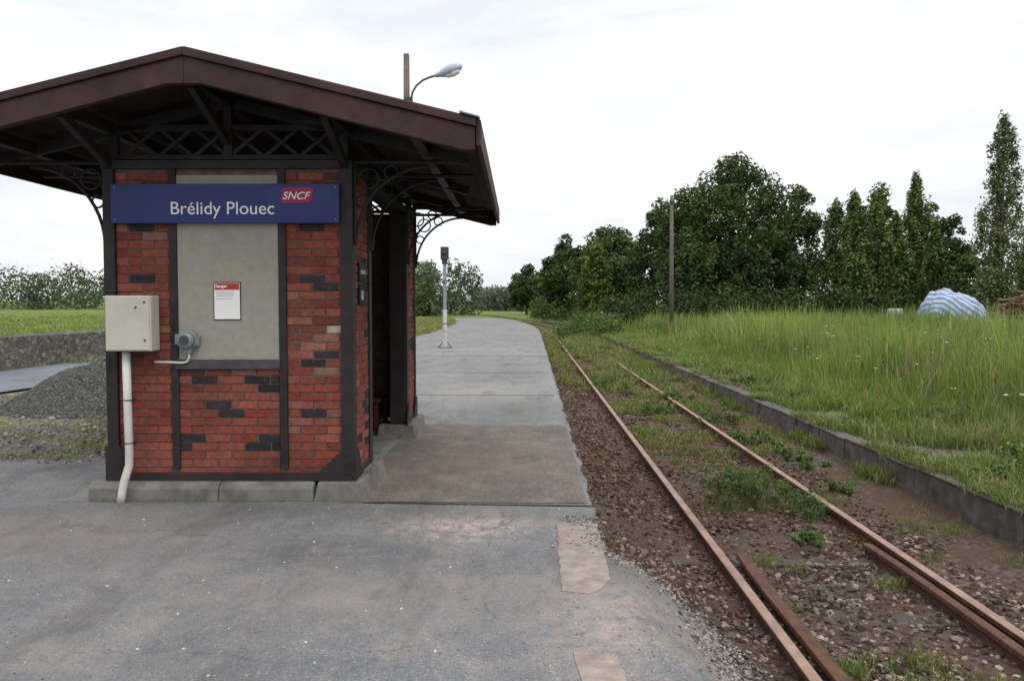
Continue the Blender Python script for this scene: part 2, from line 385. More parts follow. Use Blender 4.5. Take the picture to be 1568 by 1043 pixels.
# ------------------------------------------------------------------ track
track=empty('railway_track')
yr=list(np.concatenate([np.linspace(-4,44,36),np.linspace(46,230,80)]))
def sweep(name,off,y0=None,y1=None,flare=0,top=-.40,shiny=True,ys=None,hw=.036):
    prof=[(-.07,-.14),(.07,-.14),(.07,-.128),(.012,-.112),(.012,-.045),(hw,-.036),(hw,-.004),(hw-.006,0),(-hw+.006,0),(-hw,-.004),(-hw,-.036),(-.012,-.045),(-.012,-.112),(-.07,-.128)]
    mb=MB(); n=len(prof); vs=[];ys=ys or yr
    for y in ys:
        sx=float(shift(y)); o=off; zz=ss(90,420,y)*3.2
        if flare and y>y1-.6: o=off+flare*((y-(y1-.6))/.6)
        for p in prof: vs.append((o+sx+p[0],y,top+p[1]+zz))
    fs=[];mi=[]
    for j in range(len(ys)-1):
        for k in range(n):
            fs.append((j*n+k,j*n+(k+1)%n,(j+1)*n+(k+1)%n,(j+1)*n+k)); mi.append(1 if (shiny and k in(6,7,8)) else 0)
    fs.append(tuple(range(n)));fs.append(tuple(range((len(ys)-1)*n,len(ys)*n))[::-1]); mi+=[0,0]
    mb.add(vs,fs); mb.m=mi
    return mb.build(name,[m_rust,m_railtop],track)
sweep('rail_left',1.56); sweep('rail_right',3.065)
yc=list(np.linspace(-4,6.6,24))
sweep('check_rail_left',1.72,y1=6.6,flare=.03,ys=yc,top=-.41,shiny=False,hw=.045)
sweep('check_rail_right',2.93,y1=6.9,flare=-.03,ys=list(np.linspace(-4,6.9,24)),top=-.405,shiny=False)
mb=MB(); y=-3.8
while y<110:
    sx=float(shift(y)); j=random.uniform(-.03,.03)
    zt=-.513+random.uniform(-.025,.010)
    mb.box(1.02+sx+j,3.62+sx+j,y-.12,y+.12,-.66,zt)
    for r in (1.56,3.065):
        for q in (-1,1):
            mb.box(r+sx+q*.10-.03,r+sx+q*.10+.03,y-.05,y+.05,-.53,-.49,mi=1)
            mb.tube([(r+sx+q*.10,y,-.49),(r+sx+q*.10,y,-.455)],.014,8,mi=1)
    y+=.62
mb.build('sleepers',[m_sleeper,m_rust],track,bevel=.01)
# ------------------------------------------------------------------ stones
ico_v=[];phi=(1+5**.5)/2
for a in(-1,1):
    for b_ in(-phi,phi): ico_v+=[(0,a,b_),(a,b_,0),(b_,0,a)]
ico_v=np.array(ico_v)/math.sqrt(1+phi*phi)
import itertools
ed=min(np.linalg.norm(ico_v[0]-ico_v[i]) for i in range(1,12))
ico_t=[]
for a,b_,c_ in itertools.combinations(range(12),3):
    if all(abs(np.linalg.norm(ico_v[p]-ico_v[q])-ed)<1e-3 for p,q in((a,b_),(b_,c_),(a,c_))):
        nrm=np.cross(ico_v[b_]-ico_v[a],ico_v[c_]-ico_v[a])
        ico_t.append((a,b_,c_) if nrm.dot(ico_v[a])>0 else (a,c_,b_))
ico_t=np.array(ico_t)
def stones(name,P,R,Cl):
    n=len(P)
    base=ico_v[None]*(1+rng.uniform(-.28,.28,(n,12,1)))
    sc=np.stack([rng.uniform(.8,1.4,n),rng.uniform(.7,1.1,n),rng.uniform(.5,.8,n)],1)
    base=base*sc[:,None,:]*R[:,None,None]
    t=rng.uniform(0,2*np.pi,n); tl=rng.uniform(-.5,.5,n)
    x=base[...,0]; y_=base[...,1]; z=base[...,2]
    x,z=x*np.cos(tl)[:,None]-z*np.sin(tl)[:,None],x*np.sin(tl)[:,None]+z*np.cos(tl)[:,None]
    x,y_=x*np.cos(t)[:,None]-y_*np.sin(t)[:,None],x*np.sin(t)[:,None]+y_*np.cos(t)[:,None]
    V=np.stack([x,y_,z],-1)+P[:,None,:]
    T=(ico_t[None]+(np.arange(n)*12)[:,None,None]).reshape(-1,3)
    return trimesh(name,V.reshape(-1,3),T,np.repeat(Cl,12,0),m_stone)
def stonecols(n,lo=(.035,.028,.025),mid=(.13,.108,.092),hi=(.30,.27,.245),pw=1.6):
    t=rng.random(n)**pw; lo,mid,hi=map(np.array,(lo,mid,hi))
    return np.where(t[:,None]<.5,lo+(mid-lo)*t[:,None]*2,mid+(hi-mid)*(t[:,None]*2-1))
n=38000
yy=2.4*np.power(26/2.4,rng.random(n)**.95); sx_=rng.uniform(.52,4.3,n)
keep=np.array([ (s>EDGE(y)-.03+.06*mn.noise(Vector((s*5,y*5,1)))) or (s>.6 and random.random()<.06 and y<6) for s,y in zip(sx_,yy)])
dens=np.array([mn.noise(Vector((s*1.3,y*.9,17))) for s,y in zip(sx_,yy)])
keep&=(dens>-.05)|(rng.random(n)<.38)
yy=yy[keep];sx_=sx_[keep]; n=len(yy)
zz=np.array([zloc(s,y) for s,y in zip(sx_,yy)])
R=rng.uniform(.008,.022,n)*(1+yy*.02)*np.where(rng.random(n)<.09,1.6,1)
cl_=stonecols(n,(.03,.023,.018),(.115,.090,.073),(.30,.265,.23),2.1)
g=np.clip((yy-4.2)/5.5,0,1)[:,None]; cl_=cl_*(1-g)*np.array([1.12,1.06,1.02])+cl_*g*np.array([.72,.53,.42])
stones('ballast_gravel',np.stack([sx_,yy,zz+R*.12],1),R,cl_)
n=3500
yy=rng.uniform(2.6,6.2,n); xx=np.array([EDGE(y) for y in yy])+rng.normal(0,.13,n); R=rng.uniform(.004,.014,n)
zz=np.array([zloc(s,y) for s,y in zip(xx,yy)])
stones('edge_gravel',np.stack([xx,yy,zz+.012+R*.2],1),R,stonecols(n,(.06,.05,.045),(.16,.14,.125),(.34,.31,.28),1.2))
n=3000
yy=rng.uniform(6.5,22,n); xx=.49+np.abs(rng.normal(0,.03,n))-.02; R=rng.uniform(.005,.016,n)
stones('platform_edge_gravel',np.stack([xx,yy,np.full(n,.0)-.1*rng.random(n)],1),R,stonecols(n,(.05,.04,.035),(.12,.10,.085),(.24,.21,.19),1.4))
n=9000
yy=rng.uniform(8.1,20,n); xx=rng.uniform(-14,-3.9,n)
mk=(xx>-9.8)|(rng.random(n)<.05); yy=yy[mk];xx=xx[mk];n=len(xx); R=rng.uniform(.01,.03,n)
stones('loose_gravel',np.stack([xx,yy,np.full(n,.012)],1),R,stonecols(n,(.08,.075,.07),(.19,.175,.155),(.33,.31,.28),1.1))
n=9000
yy=3*np.power(30/3,rng.random(n)); xx=4.6+rng.random(n)**1.5*2.6; R=rng.uniform(.006,.020,n)*(1+yy*.02)
stones('verge_gravel',np.stack([xx,yy,np.full(n,-.215)],1),R,stonecols(n,(.06,.05,.042),(.15,.13,.112),(.30,.27,.24),1.3))
n=1900
yy=2.6*np.power(7/2.6,rng.random(n)); xx=rng.uniform(-4.5,.9,n); xx[:500]=rng.normal(.45,.35,500); xx[500:800]=rng.normal(-.5,.4,300); yy[500:800]=rng.normal(6,.3,300)
R=rng.uniform(.002,.006,n); R[1300:1420]*=1.7; zz=np.array([zloc(s,min(y,6.4)) for s,y in zip(xx,yy)])
cg_=stonecols(n,(.08,.08,.08),(.22,.2,.18),(.45,.42,.39),1.1); cg_[1300:1420]=(.5,.48,.44)
stones('scattered_grit',np.stack([xx,yy,zz+.014],1),R,cg_)
mb=MB(); nn=60; vs=[];fs=[]
for j in range(nn+1):
    for i in range(nn+1):
        a=-1+2*i/nn;b_=-1+2*j/nn; r=math.hypot(a,b_)
        z=.92*max(0,1-r)**.85*(1+.30*mn.noise(Vector((a*2,b_*2,4))))+.05*mn.noise(Vector((a*7,b_*7,2)))+.03*mn.noise(Vector((a*25,b_*25,2)))-.05
        vs.append((-7.0+a*1.75,13.0+b_*1.5,z))
for j in range(nn):
    for i in range(nn): k=j*(nn+1)+i; fs.append((k,k+1,k+nn+2,k+nn+1))
mb.add(vs,fs)
mh,nt,b=newmat('heap_gravel',.95,.1); v=pos(nt)
nt.links.new(ramp(nt,vor(nt,v,38,'Color'),[(.1,(.032,.032,.03)),(.6,(.075,.074,.070)),(.95,(.15,.15,.14))]),b.inputs['Base Color']); bump(nt,b,vor(nt,v,38),.9,.03)
mb.build('gravel_heap',mh,smooth=True)
# ------------------------------------------------------------------ boundary stone wall
mb=MB(); ys=np.linspace(4,150,240); vs=[];fs=[]
for y in ys:
    sx=float(shift(y)); j=lambda o:.03*mn.noise(Vector((y*2.2,o,0)))
    vs+=[(-13.22+sx+j(1),y,-.05),(-13.27+sx+j(2),y,.45),(-13.3+sx+j(3),y,.84+j(4)),(-13.5+sx,y,.9+j(5)),(-13.72+sx,y,.84),(-13.78+sx,y,.1)]
for i in range(len(ys)-1):
    for k in range(5): a=i*6+k; fs.append((a,a+6,a+7,a+1))
mb.add(vs,fs); mb.build('stone_wall',m_wall)
# ------------------------------------------------------------------ SHELTER
RZ=math.radians(.94); ORG=(-1.525,6.71,0)
K=.0055
lx=lambda u:(u-VU)*K+1.525
lz=lambda v_:HC-(v_-VV)*K
sh=empty('railway_shelter',ORG,RZ)
D=4.04; W=-2.08
mb=MB()
for a,b_ in((-2.22,-1.12),(-1.115,-.32)):
    mb.prism([(-.11,0.0),(.24,0),(.24,.158),(-.05,.158),(-.11,.11)],'x',a,b_)
mb.box(-.315,.11,-.115,.35,0,.16,tp=.03); mb.box(-.10,.115,.355,1.02,0,.16,tp=.03)
mb.box(-.36,.13,3.08,3.60,0,.16,tp=.03); mb.box(-.24,.12,3.605,4.22,0,.16,tp=.03)
mb.box(-2.22,-1.95,.245,4.2,0,.155); mb.box(-1.945,-.365,3.95,4.2,0,.155)
mb.box(-1.94,-.11,.245,3.94,0,.03)
mb.build('plinth',m_conc,sh,bevel=.010)
mb=MB(); T=2.80
mb.box(W+.02,-.02,.012,.19,.155,T)
mb.box(W+.012,W+.19,.195,D-.19,.155,T)
mb.box(-.19,-.012,.195,.80,.158,T); mb.box(-.19,-.012,3.24,D-.19,.158,T)
mb.box(W+.02,-.02,D-.185,D-.012,.155,T)
mb.build('wall_core',m_mortar,sh)
darkpts=[(215,354),(216,437),(308,590),(345,633),(408,588),(285,677),(408,685),(478,354),(480,439),(478,640),(482,552)]
BP=.0715
def dark():
    k=random.uniform(.6,1.5); return (.024*k,.022*k,.024*k)
def brickcol(cx,cz,front):
    if front:
        for u,v_ in darkpts:
            if abs(cx-lx(u))<.105 and abs(cz-lz(v_))<.07: return dark()
        if cx>lx(450) and lz(578)<cz<lz(498):
            if random.random()<.6: return random.choice([(.30,.25,.21),(.36,.30,.255),(.20,.12,.09)])
    r=random.gauss(1,.13); g=random.gauss(1,.12)
    if random.random()<.05: return (.23*r,.10,.07)
    if random.random()<.04: return (.09,.042,.035)
    return (.200*r,.055*r*g,.039*r*g)
def bricks(mb,a0,a1,z0,z1,axis_,face,sgn,front=False,side_dark=0):
    row=0; z=z0
    while z+BP*.7<z1+.01:
        zt=min(z+BP-.009,z1); x=a0-(.115 if row%2 else 0)
        while x<a1-.01:
            xa=max(x,a0)+.0035; xb=min(x+.217,a1)-.0035
            if xb-xa>.02:
                col=brickcol((xa+xb)/2,(z+zt)/2,front)
                if side_dark and random.random()<side_dark: col=dark()
                p=random.uniform(.006,.012)
                if front and (xa+xb)/2>lx(445) and lz(578)<z<lz(498): p*=.4
                f0,f1=(face+sgn*p,face-sgn*.01)
                lo,hi=min(f0,f1),max(f0,f1)
                j=random.uniform(-.0018,.0018)
                if axis_=='x': mb.box(xa,xb,lo,hi,z+j,zt+j,col)
                else: mb.box(lo,hi,xa,xb,z+j,zt+j,col)
            x+=.225
        z+=BP; row+=1
mb=MB()
bricks(mb,lx(175),lx(258),.20,2.79,'x',.012,-1,True)
bricks(mb,lx(437),lx(521),.20,2.79,'x',.012,-1,True)
bricks(mb,lx(268),lx(425),.20,lz(567),'x',.012,-1,True)
bricks(mb,.10,.72,.22,2.79,'y',-.012,1,side_dark=.10)
bricks(mb,3.34,3.94,.22,2.79,'y',-.012,1,side_dark=.10)
bricks(mb,.10,D-.1,.20,2.79,'y',W+.012,-1,side_dark=.07)
bricks(mb,W+.1,-.1,.20,2.79,'x',D-.012,1,side_dark=.07)
mb.build('brickwork',m_brick,sh,bevel=.003)
mb=MB(); mb.box(lx(270),lx(425),-.004,.011,lz(551),lz(269)); mb.build('rendered_panel',m_plaster,sh)
mb=MB(); mb.box(lx(266),lx(427),-.035,.011,lz(566),lz(551)); mb.build('window_sill',m_slate,sh,bevel=.006)
mb=MB()
p=.022
mb.box(W-.012,lx(175),-p,.10,.158,2.82); mb.box(lx(521),.012,-p,.10,.158,2.82)
mb.box(lx(258),lx(269.5),-p+.006,.011,.26,2.80); mb.box(lx(425.5),lx(437),-p+.006,.011,.26,2.80)
mb.box(lx(175)+.001,lx(521)-.001,-p-.006,.011,.157,.225)
mb.box(W-.02,.02,-p-.012,.12,2.795,2.865)
for a,b_ in((.72,.84),(3.20,3.34)): mb.box(-.205,.014,a,b_,.16,2.80)
mb.box(-.11,.014,D-.10,D+.014,.158,2.82); mb.box(W-.014,W+.1,D-.1,D+.014,.158,2.82)
mb.box(-.0115,.010,.101,.719,.161,.225); mb.box(-.0115,.010,3.341,D-.101,.161,.225)
mb.box(-.21,.02,.121,D-.13,2.802,2.868); mb.box(W-.02,W+.21,.121,D-.13,2.802,2.868); mb.box(W-.02,.02,D-.12,D+.02,2.795,2.865)
mb.prism([(lx(521),.16),(lx(474),.162),(lx(478),.20),(lx(521),.42)],'y',-p-.018,-p+.002)
mb.prism([(lx(521)-.005,.16),(.026,.16),(.026,.42),(lx(521)-.005,.42)],'y',-p-.016,-p-.001)
mb.prism([(W-.025,.16),(lx(180),.162),(lx(190),.40),(lx(175),.46),(W-.025,.46)],'y',-p-.018,-p+.002)
mb.prism([(-.03,.16),(.26,.163),(.22,.21),(.10,.44),(-.03,.44)],'x',.013,.03)
mb.prism([(3.10,.163),(3.42,.163),(3.36,.42),(3.2,.42)],'x',.015,.032)
mb.prism([(D+.03,.16),(D-.24,.163),(D-.1,.42),(D+.03,.42)],'x',.013,.03)
for zz_ in (.22,.30,.38):
    for xx_ in (lx(526),lx(533)): mb.tube([(xx_,-p-.015,zz_),(xx_,-p-.024,zz_)],.008,8)
def truss(y0):
    zt=3.145; zb=2.90
    mb.beam((W+.08,y0,zt),(-.08,y0,zt),.05,.05); mb.beam((W+.08,y0,zb),(-.08,y0,zb),.05,.04)
    n=6; a=W+.14; st=(1.80)/n
    for i in range(n):
        mb.beam((a+i*st,y0-.012,zb),(a+(i+1)*st,y0-.012,zt),.014,.032); mb.beam((a+i*st,y0+.012,zt),(a+(i+1)*st,y0+.012,zb),.014,.032)
    for xx_ in(-1.04,):
        mb.box(xx_-.035,xx_+.035,y0-.035,y0+.035,zb,3.38)
    mb.box(W+.03,W+.1,y0-.03,y0+.03,2.86,3.16); mb.box(-.1,-.03,y0-.03,y0+.03,2.86,3.16)
    for s in(-1,1): mb.beam((-1.04,y0,3.36),(-1.04+s*2.0,y0,3.36-.486),.05,.09)
truss(.05); truss(D-.06)
mb.beam((-1.04,D*.5,3.36),(-1.04+1.9,D*.5,2.90),.06,.09); mb.beam((-1.04,D*.5,3.36),(-1.04-1.9,D*.5,2.90),.06,.09)
for xx_,z0,z1 in((W+.05,2.82,3.09),(-1.04,3.02,3.30),(-.05,2.82,3.09)):
    mb.beam((xx_,.0,z0),(xx_,-.72,z1),.055,.07)
    mb.beam((xx_,D,z0),(xx_,D+.6,z1),.055,.07)
for xx_,zz_ in((W+.05,3.13),(-1.04,3.36),(-.05,3.13),(.62,2.97),(-2.7,2.97)):
    mb.box(xx_-.04,xx_+.04,-.80,D+.60,zz_-.05,zz_+.05)
def bracket(y0,s,x0):
    def q(a,b_): return (x0+s*a,y0,b_)
    arc=[]
    for i in range(13):
        t=i/12*math.pi/2
        arc.append(q(.03+.62*(1-math.cos(t)),2.16+.66*math.sin(t)))
    mb.tube(arc,.015,6)
    mb.tube([q(.02,2.16),q(.02,2.88)],.018,6); mb.tube([q(.0,2.86),q(.98,2.86)],.02,6)
    for cx,cz,r in((.14,2.72,.085),(.33,2.775,.055),(.085,2.53,.05)):
        mb.tube([q(cx+r*math.cos(k/14*2*math.pi),cz+r*math.sin(k/14*2*math.pi)) for k in range(15)],.010,6)
for yb in(.05,.78,3.26,D-.04):
    bracket(yb,1,0.0); bracket(yb,-1,W)
mb.build('timber_iron_frame',m_dark,sh,bevel=.004)
Y0,Y1=-.81,4.66; XC=-1.04; HWID=2.12; SL=.243
mb=MB()
for s in(-1,1):
    def rp(t,z): return (XC+s*t,z)
    zt=lambda t:3.545-SL*t
    mb.prism([rp(0,zt(0)),rp(HWID+.03,zt(HWID+.03)),rp(HWID+.03,zt(HWID+.03)-.035),rp(0,zt(0)-.035)],'y',Y0-.035,Y1+.03,mi=0)
roof=mb.build('roof_covering',m_fascia,sh,bevel=.006)
mb=MB()
for s in(-1,1):
    for k in range(16):
        t0=k*HWID/16+.002; t1=(k+1)*HWID/16-.003
        z0=3.545-SL*t0-.037; z1=3.545-SL*t1-.037
        r=random.uniform(0,.004)
        mb.prism([(XC+s*t0,z0),(XC+s*t1,z1),(XC+s*t1,z1-.025-r),(XC+s*t0,z0-.025-r)],'y',Y0+.03,Y1-.03)
mb.build('soffit',m_soffit,sh)
mb=MB()
for s in(-1,1):
    for ya,yb in((Y0-.045,Y0+.02),(Y1-.02,Y1+.045)):
        sg=1 if ya<1 else 0
        e=HWID+.02
        mb.prism([(XC+s*.0,3.535),(XC+s*e,3.535-SL*e),(XC+s*e,3.535-SL*e-.062),(XC,3.473)],'y',ya-(.02 if sg else -.0),yb+(0 if sg else .02))
        mb.prism([(XC,3.471),(XC+s*(e-.01),3.471-SL*e),(XC+s*(e-.01),3.471-SL*e-.165),(XC+s*(e-.10),3.471-SL*e-.165),(XC+s*.12,3.27),(XC,3.27)],'y',ya,yb)
    xe=XC+s*(HWID+.02); zE=3.535-SL*(HWID+.02)
    a,b_=sorted((xe,xe+s*.035))
    mb.box(a,b_,Y0-.04,Y1+.04,zE-.20,zE-.01)
mb.build('bargeboards',m_fascia,sh,bevel=.006)
mb=MB(); mb.beam((XC+HWID-.10,Y0-.03,3.550-SL*(HWID-.10)),(XC+HWID+.045,Y0-.03,3.543-SL*(HWID+.04)),.10,.010); mb.build('gutter_cap',m_grey,sh)  # small grey metal gutter cap at the front right eave corner
mb=MB()
mb.box(W+.25,-.35,3.35,3.80,.42,.47); mb.box(W+.3,W+.36,3.4,3.75,.03,.42); mb.box(-.45,-.39,3.4,3.75,.03,.42)
mb.box(W+.25,W+.65,.4,3.3,.42,.465)
mb.build('bench',simple('bench_red',(.10,.03,.022),.6,.3,5),sh,bevel=.01)
mb=MB(); mb.box(.0025,.016,.26,.56,1.86,2.03); mb.box(.0025,.016,.26,.56,1.66,1.84); mb.build('side_notice_boards',simple('notice_navy',(.01,.016,.04),.3,.2,5,bs=0),sh)
mb=MB(); mb.box(.0165,.0185,.30,.52,1.93,1.965); mb.box(.0165,.0185,.32,.42,1.70,1.78); mb.build('side_notice_print',m_print,sh)
# ------------------------------------------------------------------ text helper
def text(name,body,width,cx,cz,yl,mat,parent,shear=0,bold=0,height=None):
    cu=bpy.data.curves.new(name,'FONT'); cu.body=body; cu.size=1; cu.shear=shear; cu.offset=bold; cu.extrude=.004
    o=bpy.data.objects.new(name,cu); link(o); C.view_layer.update()
    me=bpy.data.meshes.new_from_object(o.evaluated_get(C.evaluated_depsgraph_get()))
    bpy.data.objects.remove(o)
    n=len(me.vertices); co=np.empty(n*3,dtype=np.float32); me.vertices.foreach_get('co',co); co=co.reshape(-1,3)
    mn_,mx_=co.min(0),co.max(0); s=width/(mx_[0]-mn_[0]); sy=s if height is None else height/(mx_[1]-mn_[1])
    co[:,0]=(co[:,0]-(mn_[0]+mx_[0])/2)*s+cx; zz=(co[:,1]-(mn_[1]+mx_[1])/2)*sy+cz
    out=np.stack([co[:,0],yl-(co[:,2]+.004)*.25,zz],1)
    me.vertices.foreach_set('co',out.astype(np.float32).ravel()); me.materials.clear(); me.materials.append(mat); me.update()
    o=bpy.data.objects.new(name,me); link(o,parent); return o
sg=empty('station_name_sign',ORG,RZ)
mb=MB(); mb.box(lx(174),lx(522),-.062,-.036,lz(343),lz(284)); mb.build('board',m_blue,sg,bevel=.003)
mb=MB(); mb.box(lx(413),lx(510),-.0645,-.0622,lz(314),lz(288)); mb.build('logo_panel',m_blue2,sg)
mb=MB()
for u in (180,516):
    for v_ in (289,338): mb.tube([(lx(u),-.061,lz(v_)),(lx(u),-.066,lz(v_))],.007,10)
mb.build('screws',m_grey,sg)
mb=MB()
def rpoly(u0,u1,v0,v1,r,sk):
    pts=[]
    for cx,cy,a0 in((u1-r,v0+r,-90),(u1-r,v1-r,0),(u0+r,v1-r,90),(u0+r,v0+r,180)):
        for k in range(6):
            a=math.radians(a0+k*18); x=cx+r*math.cos(a);y=cy+r*math.sin(a); pts.append((lx(x+(v1-y)*sk),lz(y)))
    return pts
mb.prism(rpoly(433,480,289,313,6,.18),'y',-.070,-.0648); mb.build('logo_badge',m_mag,sg)
text('logo_text','SNCF',.235,lx(458),lz(302),-.0702,m_white,sg,shear=.3,bold=.01,height=.062)
text('name_text','Brélidy Plouec',.865,lx(344.5),lz(323.5),-.0622,m_white,sg,bold=.0,height=.137)
wp=empty('warning_poster',ORG,RZ)
mb=MB(); mb.box(lx(325),lx(367),-.010,-.0045,lz(490.5),lz(432)); mb.build('frame',m_dark,wp)
mb=MB(); mb.box(lx(326.3),lx(365.7),-.0125,-.0102,lz(489),lz(433.5)); mb.build('sheet',m_white,wp)
mb=MB(); mb.box(lx(326.8),lx(365),-.0145,-.0127,lz(444),lz(434)); mb.build('red_band',m_red,wp)
text('band_text','Danger',.11,lx(337),lz(439),-.0147,m_white,wp,bold=.02)
mb=MB()
for k,v_ in enumerate((447,450,453,457)): mb.box(lx(329),lx(329+random.uniform(24,33)),-.0135,-.0127,lz(v_+1),lz(v_)); 
mb.build('text_lines',m_print,wp)
cb=empty('electrical_cabinet',ORG,RZ)
mb=MB(); mb.box(lx(173),lx(243),-.19,-.03,lz(537),lz(453)); mb.build('box',m_cream,cb,bevel=.012)
mb=MB(); mb.box(lx(175.5),lx(241),-.198,-.1905,lz(535),lz(455)); mb.build('door',m_cream,cb,bevel=.004)
mb=MB()
for u,v_ in((234,463),(234,520),(221,471)): mb.tube([(lx(u),-.197,lz(v_)),(lx(u),-.206,lz(v_))],.008,12)
mb.build('locks',m_dark,cb)
dp=empty('conduit_pipe',ORG,RZ)
mb=MB(); mb.tube([(lx(196.5),-.10,lz(539)),(lx(197),-.10,lz(620)),(lx(198),-.10,lz(690)),(lx(198),-.105,lz(712)),(lx(194),-.15,lz(735)),(lx(191),-.165,lz(755)),(lx(190),-.17,0.0)],.033,16)
mb.build('pipe',m_pipe,dp,smooth=True)
mb=MB()
for v_ in(612,678): mb.tube([(lx(197.5),-.10,lz(v_)-.005),(lx(197.5),-.10,lz(v_)+.005)],.036,16); mb.box(lx(195),lx(200),-.07,-.0,lz(v_)-.01,lz(v_)+.01)
mb.build('collars',m_slate,dp)
mt=empty('electric_meter',ORG,RZ)
mb=MB(); c0=(lx(286),lz(521))
mb.tube([(c0[0],-.005,c0[1]),(c0[0],-.05,c0[1]),(c0[0],-.055,c0[1]),(c0[0],-.10,c0[1]),(c0[0],-.115,c0[1])],[.085,.085,.072,.072,.05],24)
mb.box(c0[0]-.10,c0[0]-.05,-.06,-.005,c0[1]-.04,c0[1]+.05); mb.box(c0[0]+.05,c0[0]+.10,-.05,-.005,c0[1]-.05,c0[1]+.03)
mb.box(c0[0]-.03,c0[0]+.04,-.07,-.005,c0[1]-.11,c0[1]-.05)
mb.build('body',m_grey,mt,bevel=.004)
mb=MB(); mb.tube([(c0[0],-.112,c0[1]),(c0[0],-.122,c0[1])],.04,20); mb.build('dial',m_slate,mt)
mb=MB(); pts=[(lx(236),-.05,lz(554.5)),(lx(262),-.05,lz(555)),(lx(278),-.05,lz(556)),(lx(286),-.05,lz(554)),(lx(289),-.05,lz(548)),(lx(289),-.05,lz(538))]
mb.tube(pts,.010,10); mb.build('cable',m_pipe,mt,smooth=True)
# ------------------------------------------------------------------ street lamp
def XZ(u,v_,y): return ((u-VU)/F*y, HC-(v_-VV)/F*y)
sl=empty('street_lamp',(0,0,0)); yl=14.0
px,pz=XZ(624,88,yl)
mb=MB(); mb.tube([(px,yl,-.1),(px+.005,yl,3),(px,yl,pz)],[.085,.07,.05],14); mb.build('pole',m_pole,sl,smooth=True)
mb=MB(); pt=[]
for u,v_ in((632,175),(632,158),(634,147),(640,137),(650,129),(660,125),(670,122)): x,z=XZ(u,v_,yl); pt.append((x,yl-.08,z))
mb.tube(pt,.018,8)
x,z=XZ(628,158,yl); mb.box(x-.06,x+.06,yl-.12,yl+.02,z-.04,z+.04)
x,z=XZ(628,170,yl); mb.box(x-.06,x+.06,yl-.12,yl+.02,z-.04,z+.04)
mb.build('arm',m_slate,sl)
mb=MB(); a=Vector((XZ(668,123,yl)[0],yl-.08,XZ(668,123,yl)[1])); b2=Vector((XZ(709,108,yl)[0],yl-.08,XZ(709,108,yl)[1]))
mb.tube([a.lerp(b2,t) for t in(0,.12,.3,.55,.8,.95,1)],[.03,.045,.075,.10,.085,.05,.02],14); mb.build('lamp_head',simple('lamp_alu',(.30,.36,.44),.35,.1,5,spec=.6,bs=0),sl,smooth=True)
mb=MB(); d=Vector((0,0,-.055)); mb.tube([a.lerp(b2,t)+d for t in(.3,.45,.65,.85,.93)],[.02,.06,.075,.06,.02],12); mb.build('lamp_glass',simple('lamp_diffuser',(.7,.71,.69),.3,.03,5,bs=0),sl,smooth=True)
sp_=empty('platform_signal_post',(0,0,0)); yy_=31.; X0,_=XZ(681,532,yy_)
m_post=simple('post_weathered',(.46,.46,.47),.6,.2,3,dirt=((.16,.16,.17),.8)); m_postg=simple('post_grey',(.22,.24,.27),.6,.2,3)
mb=MB(); mb.tube([(X0,yy_,.02),(X0,yy_,1.5)],.085,12); mb.tube([(X0,yy_,1.5),(X0,yy_,3.3)],.065,12,mi=1); mb.build('post',[m_post,m_postg],sp_)
mb=MB(); mb.tube([(X0,yy_,.92),(X0,yy_,.97)],.090,12); mb.tube([(X0,yy_,.62),(X0,yy_,.65)],.090,12)
mb.build('band',m_red,sp_)
mb=MB(); mb.box(X0-.15,X0+.15,yy_-.12,yy_+.12,3.42,3.92); mb.box(X0-.10,X0+.10,yy_-.09,yy_+.09,3.25,3.42); mb.tube([(X0,yy_-.12,3.72),(X0,yy_-.26,3.73)],.09,12)
mb.beam((X0-.25,yy_,.02),(X0,yy_,.35),.03,.03); mb.beam((X0+.25,yy_,.02),(X0,yy_,.35),.03,.03); mb.box(X0-.30,X0+.30,yy_-.15,yy_+.15,.0,.03); mb.box(X0-.10,X0+.02,yy_-.13,yy_-.08,2.5,2.6)
mb.build('head',m_slate,sp_,bevel=.015)
def upole(u,vt,y,r=.13,s0=None,lean=0,cross=False):
    X=(u-VU)/F*y; zt=HC-(vt-VV)/F*y; e=empty('utility_pole')
    mb=MB(); mb.tube([(X,y,-.3),(X+lean*.5,y,zt*.5),(X+lean,y,zt)],[r,r*.85,r*.65],10); mb.build('shaft',m_pole,e,smooth=True)
    mb=MB(); mb.box(X+lean-.10,X+lean+.10,y-.16,y-.08,zt-.5,zt-.38)
    for q in(-.12,.12): mb.tube([(X+lean+q,y-.12,zt-.45),(X+lean+q,y-.12,zt-.28)],.04,8)
    mb.build('insulators',m_slate,e)
upole(1027,302,50,.15,lean=-.05); upole(893,410,105,.13)
sgn=empty('track_sign'); X0=(717-VU)/F*130
mb=MB(); mb.tube([(X0,130,-.2),(X0,130,3.0)],.07,8); mb.build('post',m_slate,sgn)
mb=MB(); mb.box(X0-.45,X0+.45,129.9,130.0,2.4,3.3); mb.box(X0-.3,X0+.3,129.85,129.89,2.6,3.1); mb.build('plate',m_post,sgn)
